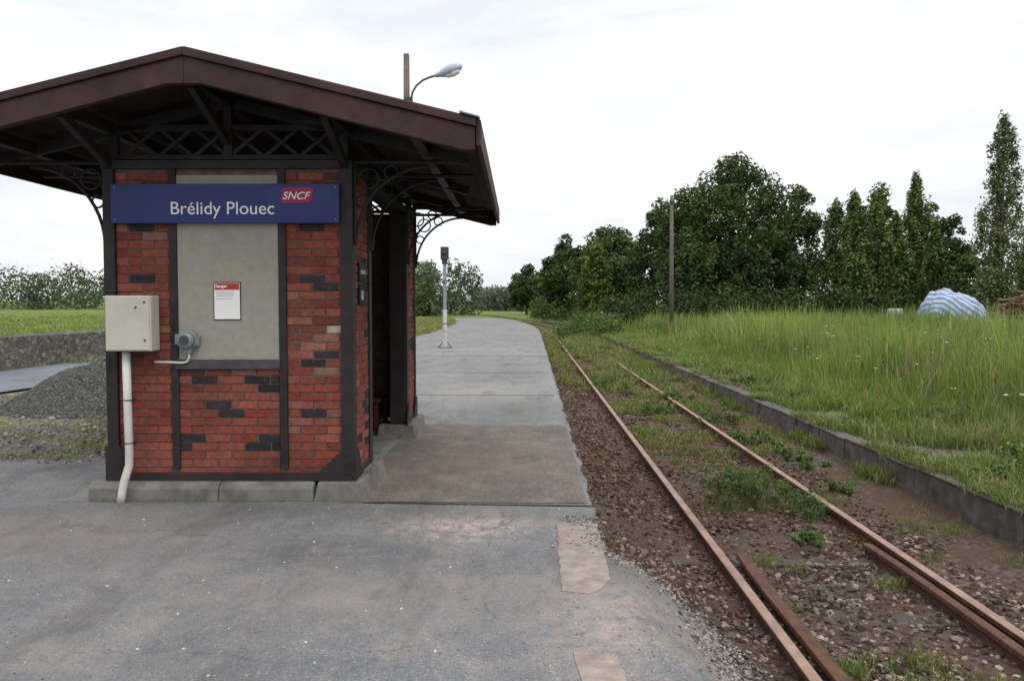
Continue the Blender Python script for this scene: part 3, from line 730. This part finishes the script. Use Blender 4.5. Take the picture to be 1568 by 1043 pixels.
# ------------------------------------------------------------------ vegetation
def blades(name,P,H,Wd,Col,lean=.35,mat=None,parent=None):
    n=len(P); a=rng.uniform(0,2*np.pi,n); wx=np.cos(a)*Wd/2; wy=np.sin(a)*Wd/2
    la=rng.uniform(0,2*np.pi,n); lm=np.abs(rng.normal(0,lean,n))*H; dx=np.cos(la)*lm; dy=np.sin(la)*lm
    z0=np.zeros(n)
    v0=np.stack([-wx,-wy,z0],1)+P; v1=np.stack([wx,wy,z0],1)+P
    v2=np.stack([-wx*.8+dx*.35,-wy*.8+dy*.35,H*.55],1)+P; v3=np.stack([wx*.8+dx*.35,wy*.8+dy*.35,H*.55],1)+P
    v4=np.stack([dx,dy,H*(1-.25*np.minimum(1,lm/H))],1)+P
    V=np.stack([v0,v1,v2,v3,v4],1).reshape(-1,3); b_=(np.arange(n)*5)[:,None]
    T=np.concatenate([b_+[0,1,3],b_+[0,3,2],b_+[2,3,4]],1).reshape(-1,3)
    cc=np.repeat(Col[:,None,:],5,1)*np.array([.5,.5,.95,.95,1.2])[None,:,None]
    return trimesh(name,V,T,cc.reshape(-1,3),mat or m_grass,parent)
def tufts(name,cx,cy,cz,k,spread,h,wd,cols,lean=.35):
    n=len(cx); P=np.repeat(np.stack([cx,cy,cz],1),k,0); sp=np.repeat(spread,k)
    P[:,0]+=rng.normal(0,1,n*k)*sp; P[:,1]+=rng.normal(0,1,n*k)*sp
    H=np.repeat(h,k)*rng.uniform(.45,1.1,n*k); Wd=np.repeat(wd,k)
    Cc=np.repeat(cols,k,0)*rng.uniform(.75,1.25,(n*k,1))
    return blades(name,P,H,Wd,Cc,lean)
def gcol(n,a,b_,dry=.1,dc=(.26,.22,.12)):
    t=rng.random((n,1)); c=np.array(a)*(1-t)+np.array(b_)*t
    m=rng.random(n)<dry; c[m]=np.array(dc); return c
def fbm(x,y,f,o=0): return np.array([mn.noise(Vector((a*f,b_*f,o)))+.5*mn.noise(Vector((a*f*2.3,b_*f*2.3,o+5))) for a,b_ in zip(x,y)])
n=17000
y=5.5*np.power(85/5.5,rng.random(n)**.85); off=rng.random(n)*(y*.85+4); x=5.9+off+shift(y)*.6
f=fbm(x,y,.3); f2=fbm(x,y,.09,31); edge=np.clip((off+.6*f)/2.4,0,1)
h=(.20+1.12*edge)*(1+.38*f+.2*f2)*np.where(rng.random(n)<.09,1.4,1)
cols=gcol(n,(.095,.165,.032),(.180,.240,.058),.12,(.25,.235,.12)); cols*= (1+.55*f+.35*f2)[:,None]
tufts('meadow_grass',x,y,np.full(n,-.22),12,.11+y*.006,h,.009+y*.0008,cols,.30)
n=3600; y=7*np.power(60/7,rng.random(n)); x=7.2+rng.random(n)*(y*.8)+shift(y)*.6; f=fbm(x,y,.2,12); kp=f>-.15; x=x[kp];y=y[kp];n=len(x)
tufts('meadow_seed_heads',x,y,np.full(n,-.22),4,.15+y*.006,rng.uniform(1.2,1.75,n),.005+y*.0006,gcol(n,(.20,.21,.09),(.29,.26,.14),.3),.16)
n=8500
y=4.0*np.power(60/4.0,rng.random(n)); x=4.50+rng.random(n)**.8*2.8
f=fbm(x,y,.7,3); kp=(f>.20-.42*(x-4.62)/1.8-y*.005); x=x[kp];y=y[kp];n=len(x); x=x+shift(y)
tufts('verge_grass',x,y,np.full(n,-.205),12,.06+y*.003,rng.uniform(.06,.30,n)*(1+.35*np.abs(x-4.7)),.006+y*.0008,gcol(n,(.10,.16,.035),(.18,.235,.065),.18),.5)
# grass spilling over the kerb
n=1500; y=5.5*np.power(60/5.5,rng.random(n)); x=4.34+rng.random(n)*.3; f=fbm(x,y,.45,71); kp=f>.10-y*.008; x=x[kp];y=y[kp];n=len(x)
tufts('kerb_grass',x+shift(y),y,np.full(n,-.17),12,.05+y*.002,rng.uniform(.06,.2,n),.005+y*.0008,gcol(n,(.09,.145,.033),(.17,.21,.06),.25),.9)
n=900; y=5*np.power(60/5,rng.random(n)); x=4.16+rng.random(n)*.12; f=fbm(x,y,.6,81); kp=f>.08-y*.006; x=x[kp];y=y[kp];n=len(x)
tufts('kerb_grass',x+shift(y),y,np.full(n,-.47),12,.05+y*.002,rng.uniform(.08,.28,n),.005+y*.0008,gcol(n,(.09,.145,.033),(.17,.21,.06),.25),.5)
n=2800; y=rng.uniform(15,60,n); x=y*.22+7+rng.random(n)*y*.75; f=fbm(x,y,.16,9); kp=f>.04; x=x[kp];y=y[kp];n=len(x)
tufts('reed_bed',x,y,np.full(n,-.2),14,.18+y*.004,rng.uniform(1.35,2.0,n),.009+y*.0008,gcol(n,(.06,.115,.03),(.105,.17,.045),.03),.12)
def seedtr(n,y0,y1,s0,s1,thr,f,o,pw=1):
    y=y0*np.power(y1/y0,rng.random(n)**pw); s=rng.uniform(s0,s1,n); q=fbm(s,y,f,o); kp=q>thr; y=y[kp];s=s[kp]
    z=np.array([zloc(a,b_) for a,b_ in zip(s,y)]); return s+shift(y),y,z
x,y,z=seedtr(4200,11.5,58,1.68,4.2,.0,.8,21); n=len(x)
far=np.clip((y-12)/25,0,1)
tufts('track_weeds',x,y,z,12,.05+y*.003,(.08+.24*far)*rng.uniform(.4,1.6,n),.005+y*.0009,gcol(n,(.095,.145,.033),(.165,.20,.058),.25),.5)
x,y,z=seedtr(1600,20,110,.6,1.45,-.02,.55,21); n=len(x)
tufts('track_weeds',x,y,z,8,.05+y*.002,rng.uniform(.08,.2,n),.005+y*.0008,gcol(n,(.11,.155,.035),(.18,.21,.06),.3),.5)
x,y,z=seedtr(1300,4.2,13,1.8,4.25,.20,1.1,33); n=len(x)
tufts('ballast_weeds',x,y,z,14,np.full(n,.035),rng.uniform(.04,.15,n),np.full(n,.006),gcol(n,(.09,.15,.03),(.165,.20,.055),.18),.6)
n=2600; y=rng.uniform(8.2,24,n); x=rng.uniform(-9.7,-3.9,n); q=fbm(x,y,.55,44); kp=(q>.12)|((np.abs(y-9.1+ .1*x)<.3)&(q>-.25)); x=x[kp];y=y[kp];n=len(x)
tufts('yard_grass',x,y,np.full(n,.0),16,np.full(n,.08),rng.uniform(.03,.11,n),np.full(n,.007),gcol(n,(.12,.17,.04),(.19,.22,.075),.25),.7)
n=60; x=np.concatenate([rng.uniform(-3.75,-1.5,30),rng.uniform(.47,.53,30)]); y=np.concatenate([rng.uniform(6.57,6.60,30),rng.uniform(8,40,30)])
tufts('edge_weeds',x,y,np.full(n,.0),6,np.full(n,.02),rng.uniform(.015,.05,n),np.full(n,.004),gcol(n,(.10,.14,.035),(.17,.20,.06),.3),.6)
n=3500; y=22*np.power(110/22,rng.random(n)); x=-6.6-rng.random(n)*6.4+shift(y); 
tufts('lineside_grass',x,y,np.full(n,-.01),10,.12+y*.003,rng.uniform(.1,.32,n),.008+y*.0009,gcol(n,(.13,.185,.048),(.24,.25,.11),.3),.5)
n=5000; y=16*np.power(150/16,rng.random(n)); x=-14.2-rng.random(n)*y*.9+shift(y)*.5
tufts('field_grass',x,y,np.full(n,.30),8,.2+y*.006,rng.uniform(.15,.4,n),.01+y*.0012,gcol(n,(.14,.22,.048),(.22,.285,.085),.2),.4)
def dirs(n):
    d=rng.normal(0,1,(n,3)); return d/np.linalg.norm(d,axis=1)[:,None]
def leaves(name,Cn,Rr,n,size,col,parent=None,squash=(1,1,1),shell=.35,seed=0,var=.35):
    Cn=np.array(Cn);Rr=np.array(Rr); wgt=Rr**2; li=rng.choice(len(Cn),n,p=wgt/wgt.sum())
    d=dirs(n); ph=rng.uniform(0,6,len(Cn))[li]
    lump=1+.16*np.sin(d[:,0]*5+ph)*np.cos(d[:,1]*5-ph)+.12*np.sin(d[:,2]*8+ph*2)
    rr=Rr[li]*lump*(1-shell*rng.random(n)**1.5+ .18*rng.random(n)**4)
    P=Cn[li]+d*rr[:,None]*np.array(squash)
    nr=d+rng.normal(0,.6,(n,3)); nr[:,2]+=.35; nr/=np.linalg.norm(nr,axis=1)[:,None]
    a=np.cross(nr,rng.normal(0,1,(n,3))); a/=np.linalg.norm(a,axis=1)[:,None]; b_=np.cross(nr,a)
    sz=(size*rng.uniform(.5,1.25,n))[:,None]
    V=np.stack([P-a*sz*.62,P-b_*sz*.36+nr*sz*.1,P+a*sz*.62,P+b_*sz*.36+nr*sz*.1],1).reshape(-1,3)
    k=(np.arange(n)*4)[:,None]; T=np.concatenate([k+[0,1,2],k+[0,2,3]],1).reshape(-1,3)
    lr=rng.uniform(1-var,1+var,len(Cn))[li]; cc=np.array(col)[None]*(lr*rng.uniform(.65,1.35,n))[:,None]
    cc=cc*(.6+.4*np.clip((rr/Rr[li]-.6)/.4,0,1))[:,None]  # leaves deeper inside a lobe are darkened: crown shade put into the colour
    cc[:,0]*=rng.uniform(.85,1.2,n)
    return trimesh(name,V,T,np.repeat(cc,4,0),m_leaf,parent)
def broad(name,u,vt,y,rp,n,col,size=.32,low=.06,zb=-.2,lob=60):
    X=(u-VU)/F*y; Ht=HC-(vt-VV)/F*y-zb; r=rp/F*y
    e=empty(name,(X,y,zb)); 
    cz=Ht*(low+(1-low)/2); hz=Ht*(1-low)/2
    Cn=[];Rr=[]
    for i in range(lob):
        d=dirs(1)[0]; f=random.uniform(.5,.95); q=random.uniform(.11,.26)*r
        wz=1-.25*max(0,d[2])
        Cn.append((d[0]*r*f*wz,d[1]*r*f*wz,cz+d[2]*(hz*f if d[2]<0 else (hz-q)*min(1,f+.10)))); Rr.append(q)
    Cn.append((0,0,cz));Rr.append(min(r,hz)*.66)
    mb=MB(); mb.tube([(0,0,-.2),(.1,0,Ht*.25),(0,.1,Ht*.5),(.1,0,Ht*.8)],[r*.07,r*.055,r*.04,.05],10)
    for i in range(9):
        c_=Cn[i]; mb.tube([(0,0,Ht*random.uniform(.12,.4)),(c_[0]*.5,c_[1]*.5,c_[2]*.8),c_],[r*.03,r*.02,.03],6)
    mb.build('trunk',m_bark,e,smooth=True)
    leaves('foliage',Cn,Rr,n,size,col,e); return e
def poplar(name,u,vt,y,rp,n,col,size=.25,zb=-.2,taper=.35,L=70):
    X=(u-VU)/F*y; Ht=HC-(vt-VV)/F*y-zb; r=rp/F*y; e=empty(name,(X,y,zb))
    Cn=[];Rr=[]; mb=MB(); mb.tube([(0,0,-.2),(.05,0,Ht*.4),(0,0,Ht*.97)],[r*.10,r*.06,.03],8)
    for i in range(L):
        t=((i+.5)/L)**.85; z=Ht*(.05+.92*t); wr=r*max(.06,(1-t)**.55*(1-taper*t))*(.75+.25*min(1,t*6))
        a=random.uniform(0,6.28); f=random.uniform(.15,.95); x_,y_=math.cos(a)*wr*f,math.sin(a)*wr*f
        Cn.append((x_,y_,z)); Rr.append(max(.22,r*random.uniform(.18,.32)*(1.1-.55*t)))
        if i%3==0: mb.tube([(0,0,z-Ht*.09),(x_*.6,y_*.6,z-Ht*.03),(x_,y_,z+Ht*.02)],[.05,.035,.015],5)
    mb.build('trunk',m_bark,e,smooth=True)
    leaves('foliage',Cn,Rr,n,size,col,e,squash=(.8,.8,1.7),shell=.9,var=.22); return e
OAK=(.046,.082,.021); OAK2=(.066,.108,.028); POP=(.125,.180,.058)
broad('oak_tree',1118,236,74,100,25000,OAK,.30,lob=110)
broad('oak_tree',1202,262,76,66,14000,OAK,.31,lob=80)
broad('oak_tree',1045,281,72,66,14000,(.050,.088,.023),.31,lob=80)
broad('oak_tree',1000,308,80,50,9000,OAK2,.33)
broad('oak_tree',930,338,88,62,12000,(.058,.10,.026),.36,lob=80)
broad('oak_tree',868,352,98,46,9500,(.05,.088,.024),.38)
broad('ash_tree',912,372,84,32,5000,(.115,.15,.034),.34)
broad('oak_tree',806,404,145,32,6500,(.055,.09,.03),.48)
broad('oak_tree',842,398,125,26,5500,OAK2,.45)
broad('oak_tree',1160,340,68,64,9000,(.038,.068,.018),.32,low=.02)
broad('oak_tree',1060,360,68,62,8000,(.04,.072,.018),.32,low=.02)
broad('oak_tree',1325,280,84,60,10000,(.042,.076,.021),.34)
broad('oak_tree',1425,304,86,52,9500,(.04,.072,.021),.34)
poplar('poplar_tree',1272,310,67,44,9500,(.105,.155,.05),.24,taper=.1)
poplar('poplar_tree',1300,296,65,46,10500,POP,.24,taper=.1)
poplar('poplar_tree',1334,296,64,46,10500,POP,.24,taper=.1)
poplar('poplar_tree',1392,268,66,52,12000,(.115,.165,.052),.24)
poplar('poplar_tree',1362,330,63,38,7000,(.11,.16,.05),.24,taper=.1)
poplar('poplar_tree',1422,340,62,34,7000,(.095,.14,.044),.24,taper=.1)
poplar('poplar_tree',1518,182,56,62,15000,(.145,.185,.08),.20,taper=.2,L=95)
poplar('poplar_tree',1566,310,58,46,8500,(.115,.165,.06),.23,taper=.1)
broad('oak_tree',1474,385,66,36,5500,(.075,.118,.038),.26)
def bush(name,pts,n,size,col,parent=None,shell=.5,squash=(1,1,1)):
    e=empty(name); Cn=[p[:3] for p in pts]; Rr=[p[3] for p in pts]
    mb=MB()
    for p_ in pts[:8]: mb.tube([(p_[0],p_[1],-.5),(p_[0]+.02,p_[1],p_[2])],[.02*p_[3]+.004,.006],5)
    mb.build('stems',m_bark,e); leaves('foliage',Cn,Rr,n,size,col,e,shell=shell,squash=squash)
hp=[]
for i in range(150):
    u=random.uniform(935,1475); y=random.uniform(60,68); hp.append(((u-VU)/F*y,y,random.uniform(.5,2.2),random.uniform(.9,1.6)))
bush('hedge',hp,22000,.26,(.038,.066,.019))
hp=[]
for i in range(40):
    y=random.uniform(46,64); u=random.uniform(858,948); hp.append(((u-VU)/F*y,y,random.uniform(-.1,.8),random.uniform(.35,.7)))
bush('lineside_shrub',hp,9000,.12,(.095,.155,.042))
hp=[]
for i in range(60):
    y=random.uniform(95,125); u=random.uniform(785,870); hp.append(((u-VU)/F*y+3,y,random.uniform(.2,1.6),random.uniform(.8,1.5)))
bush('lineside_shrub',hp,8000,.3,(.08,.13,.038))
hp=[(2.35+random.gauss(0,.20),8.75+random.gauss(0,.30),-.42+random.random()*.24,random.uniform(.05,.12)) for i in range(44)]
hp+=[(2.85+random.gauss(0,.12),8.3+random.gauss(0,.25),-.44+random.random()*.15,random.uniform(.05,.09)) for i in range(16)]
bush('track_bush',hp,12000,.019,(.09,.14,.045),shell=.9)
for (cx,cy,nn_,r_) in((2.55,7.2,9,.055),(3.5,12.5,14,.11),(3.75,10.8,12,.09),(2.6,16,14,.13),(3.3,18,14,.13),(3.6,15,14,.13),(2.2,21,16,.16),(3.6,9.3,6,.06)):
    hp=[(cx+random.gauss(0,r_*1.8),cy+random.gauss(0,r_*3),-.48+random.random()*r_*1.0,random.uniform(.4,.9)*r_) for i in range(nn_)]
    bush('track_weed_plant',hp,1800,.022+.001*cy,(.105,.155,.048),shell=.9)
for i in range(18):
    y=6*np.power(9,random.random()); x=random.uniform(4.8,7.5); r_=random.uniform(.10,.24)
    hp=[(x+random.gauss(0,r_),y+random.gauss(0,r_),-.17+random.random()*r_,random.uniform(.3,.55)*r_) for k in range(12)]
    bush('verge_plant',hp,1300,.035+.0012*y,(.115,.18,.048),shell=.9)
mb=MB()
for i in range(110):
    y=random.uniform(8,28); x=6.8+random.random()*y*.40; z=random.uniform(.45,1.05)
    if x<8.2: z*=.5
    mb.tube([(x,y,-.2),(x+random.uniform(-.05,.05),y,z)],.004,4,mi=1)
    for k in range(random.randint(4,11)):
        dx,dy=random.gauss(0,.028),random.gauss(0,.028); q=random.uniform(.009,.018)
        mb.add([(x+dx-q,y+dy,z),(x+dx,y+dy-q,z+.004),(x+dx+q,y+dy,z),(x+dx,y+dy+q,z+.004),(x+dx,y+dy,z+.014)],[(0,1,4),(1,2,4),(2,3,4),(3,0,4)])
mb.build('umbel_flowers',[m_petal,simple('stem_green',(.08,.12,.03))])
def line(name,y0,y1,u0,u1,vt,jit,cnt,n,size,col,rmin=2.2,rmax=4.5):
    Cn=[];Rr=[]
    for i in range(cnt):
        y=random.uniform(y0,y1); u=random.uniform(u0,u1); X=(u-VU)/F*y; Ht=HC-((vt+random.uniform(0,jit))-VV)/F*y
        Ht*= 1+.18*mn.noise(Vector((X*.06,1,0)))
        r=random.uniform(rmin,rmax); z=Ht-r
        while z>-r*.3:
            Cn.append((X+random.gauss(0,r*.35),y+random.gauss(0,r*.3),z)); Rr.append(r*random.uniform(.6,1.0)); z-=r*1.1
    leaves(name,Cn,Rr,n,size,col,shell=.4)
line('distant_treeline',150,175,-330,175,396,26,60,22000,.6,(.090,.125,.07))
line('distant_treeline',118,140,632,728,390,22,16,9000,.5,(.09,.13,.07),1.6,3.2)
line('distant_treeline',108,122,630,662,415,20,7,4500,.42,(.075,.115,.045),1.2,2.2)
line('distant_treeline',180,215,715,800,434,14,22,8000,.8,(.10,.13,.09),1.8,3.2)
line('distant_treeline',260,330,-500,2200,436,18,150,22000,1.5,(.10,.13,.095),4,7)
# ------------------------------------------------------------------ tarp pile and logs
yt=46.; tx=(1449-VU)/F*yt; mb=MB(); nn=40; vs=[];fs=[]
for j in range(nn+1):
    for i in range(nn+1):
        a=-1+2*i/nn;b_=-1+2*j/nn; q=max(0,1-abs(a)**3.2)*max(0,1-abs(b_)**3)
        z=2.75*q**.42*(1-.12*a)+.30*mn.noise(Vector((a*3,b_*3,1)))+.12*mn.noise(Vector((a*8,b_*8,1)))
        vs.append((a*1.75,b_*1.3,max(-.2,z)-.3))
for j in range(nn):
    for i in range(nn): k=j*(nn+1)+i; fs.append((k,k+1,k+nn+2,k+nn+1))
mb.add(vs,fs); o=mb.build('tarpaulin_covered_pile',m_tarp,smooth=True); o.location=(tx,yt,-.05)
lg=empty('log_pile'); mb=MB()
for i in range(110):
    xc=(1560-VU)/F*42; x=xc+random.gauss(0,.75); z=random.uniform(.2,2.45)*(1-min(.8,abs(x-xc)/2.6)); a=random.uniform(-.9,.9); k=random.uniform(.6,1.3)
    mb.tube([(x-.75,42+random.uniform(-.6,.6),z-a*.45),(x+.75,42+random.uniform(-.6,.6),z+a*.45)],random.uniform(.03,.09),8,col=(.15*k,.095*k,.065*k))
mb.build('logs',colmat('cut_wood',.9,.3,12,.4),lg)
cv=empty('utility_trailer'); X0=(1366-VU)/F*52; mb=MB()
mb.box(X0-.3,X0+.3,51.5,53,.45,1.45,tp=.08); mb.build('body',m_post,cv,bevel=.08)
mb=MB(); mb.tube([(X0-.2,51.45,.1),(X0-.2,51.6,.1)],.28,14); mb.tube([(X0+.35,52,.3),(X0+1.2,52,.25)],.03,6); mb.build('wheel_and_hitch',m_slate,cv)
print('built')
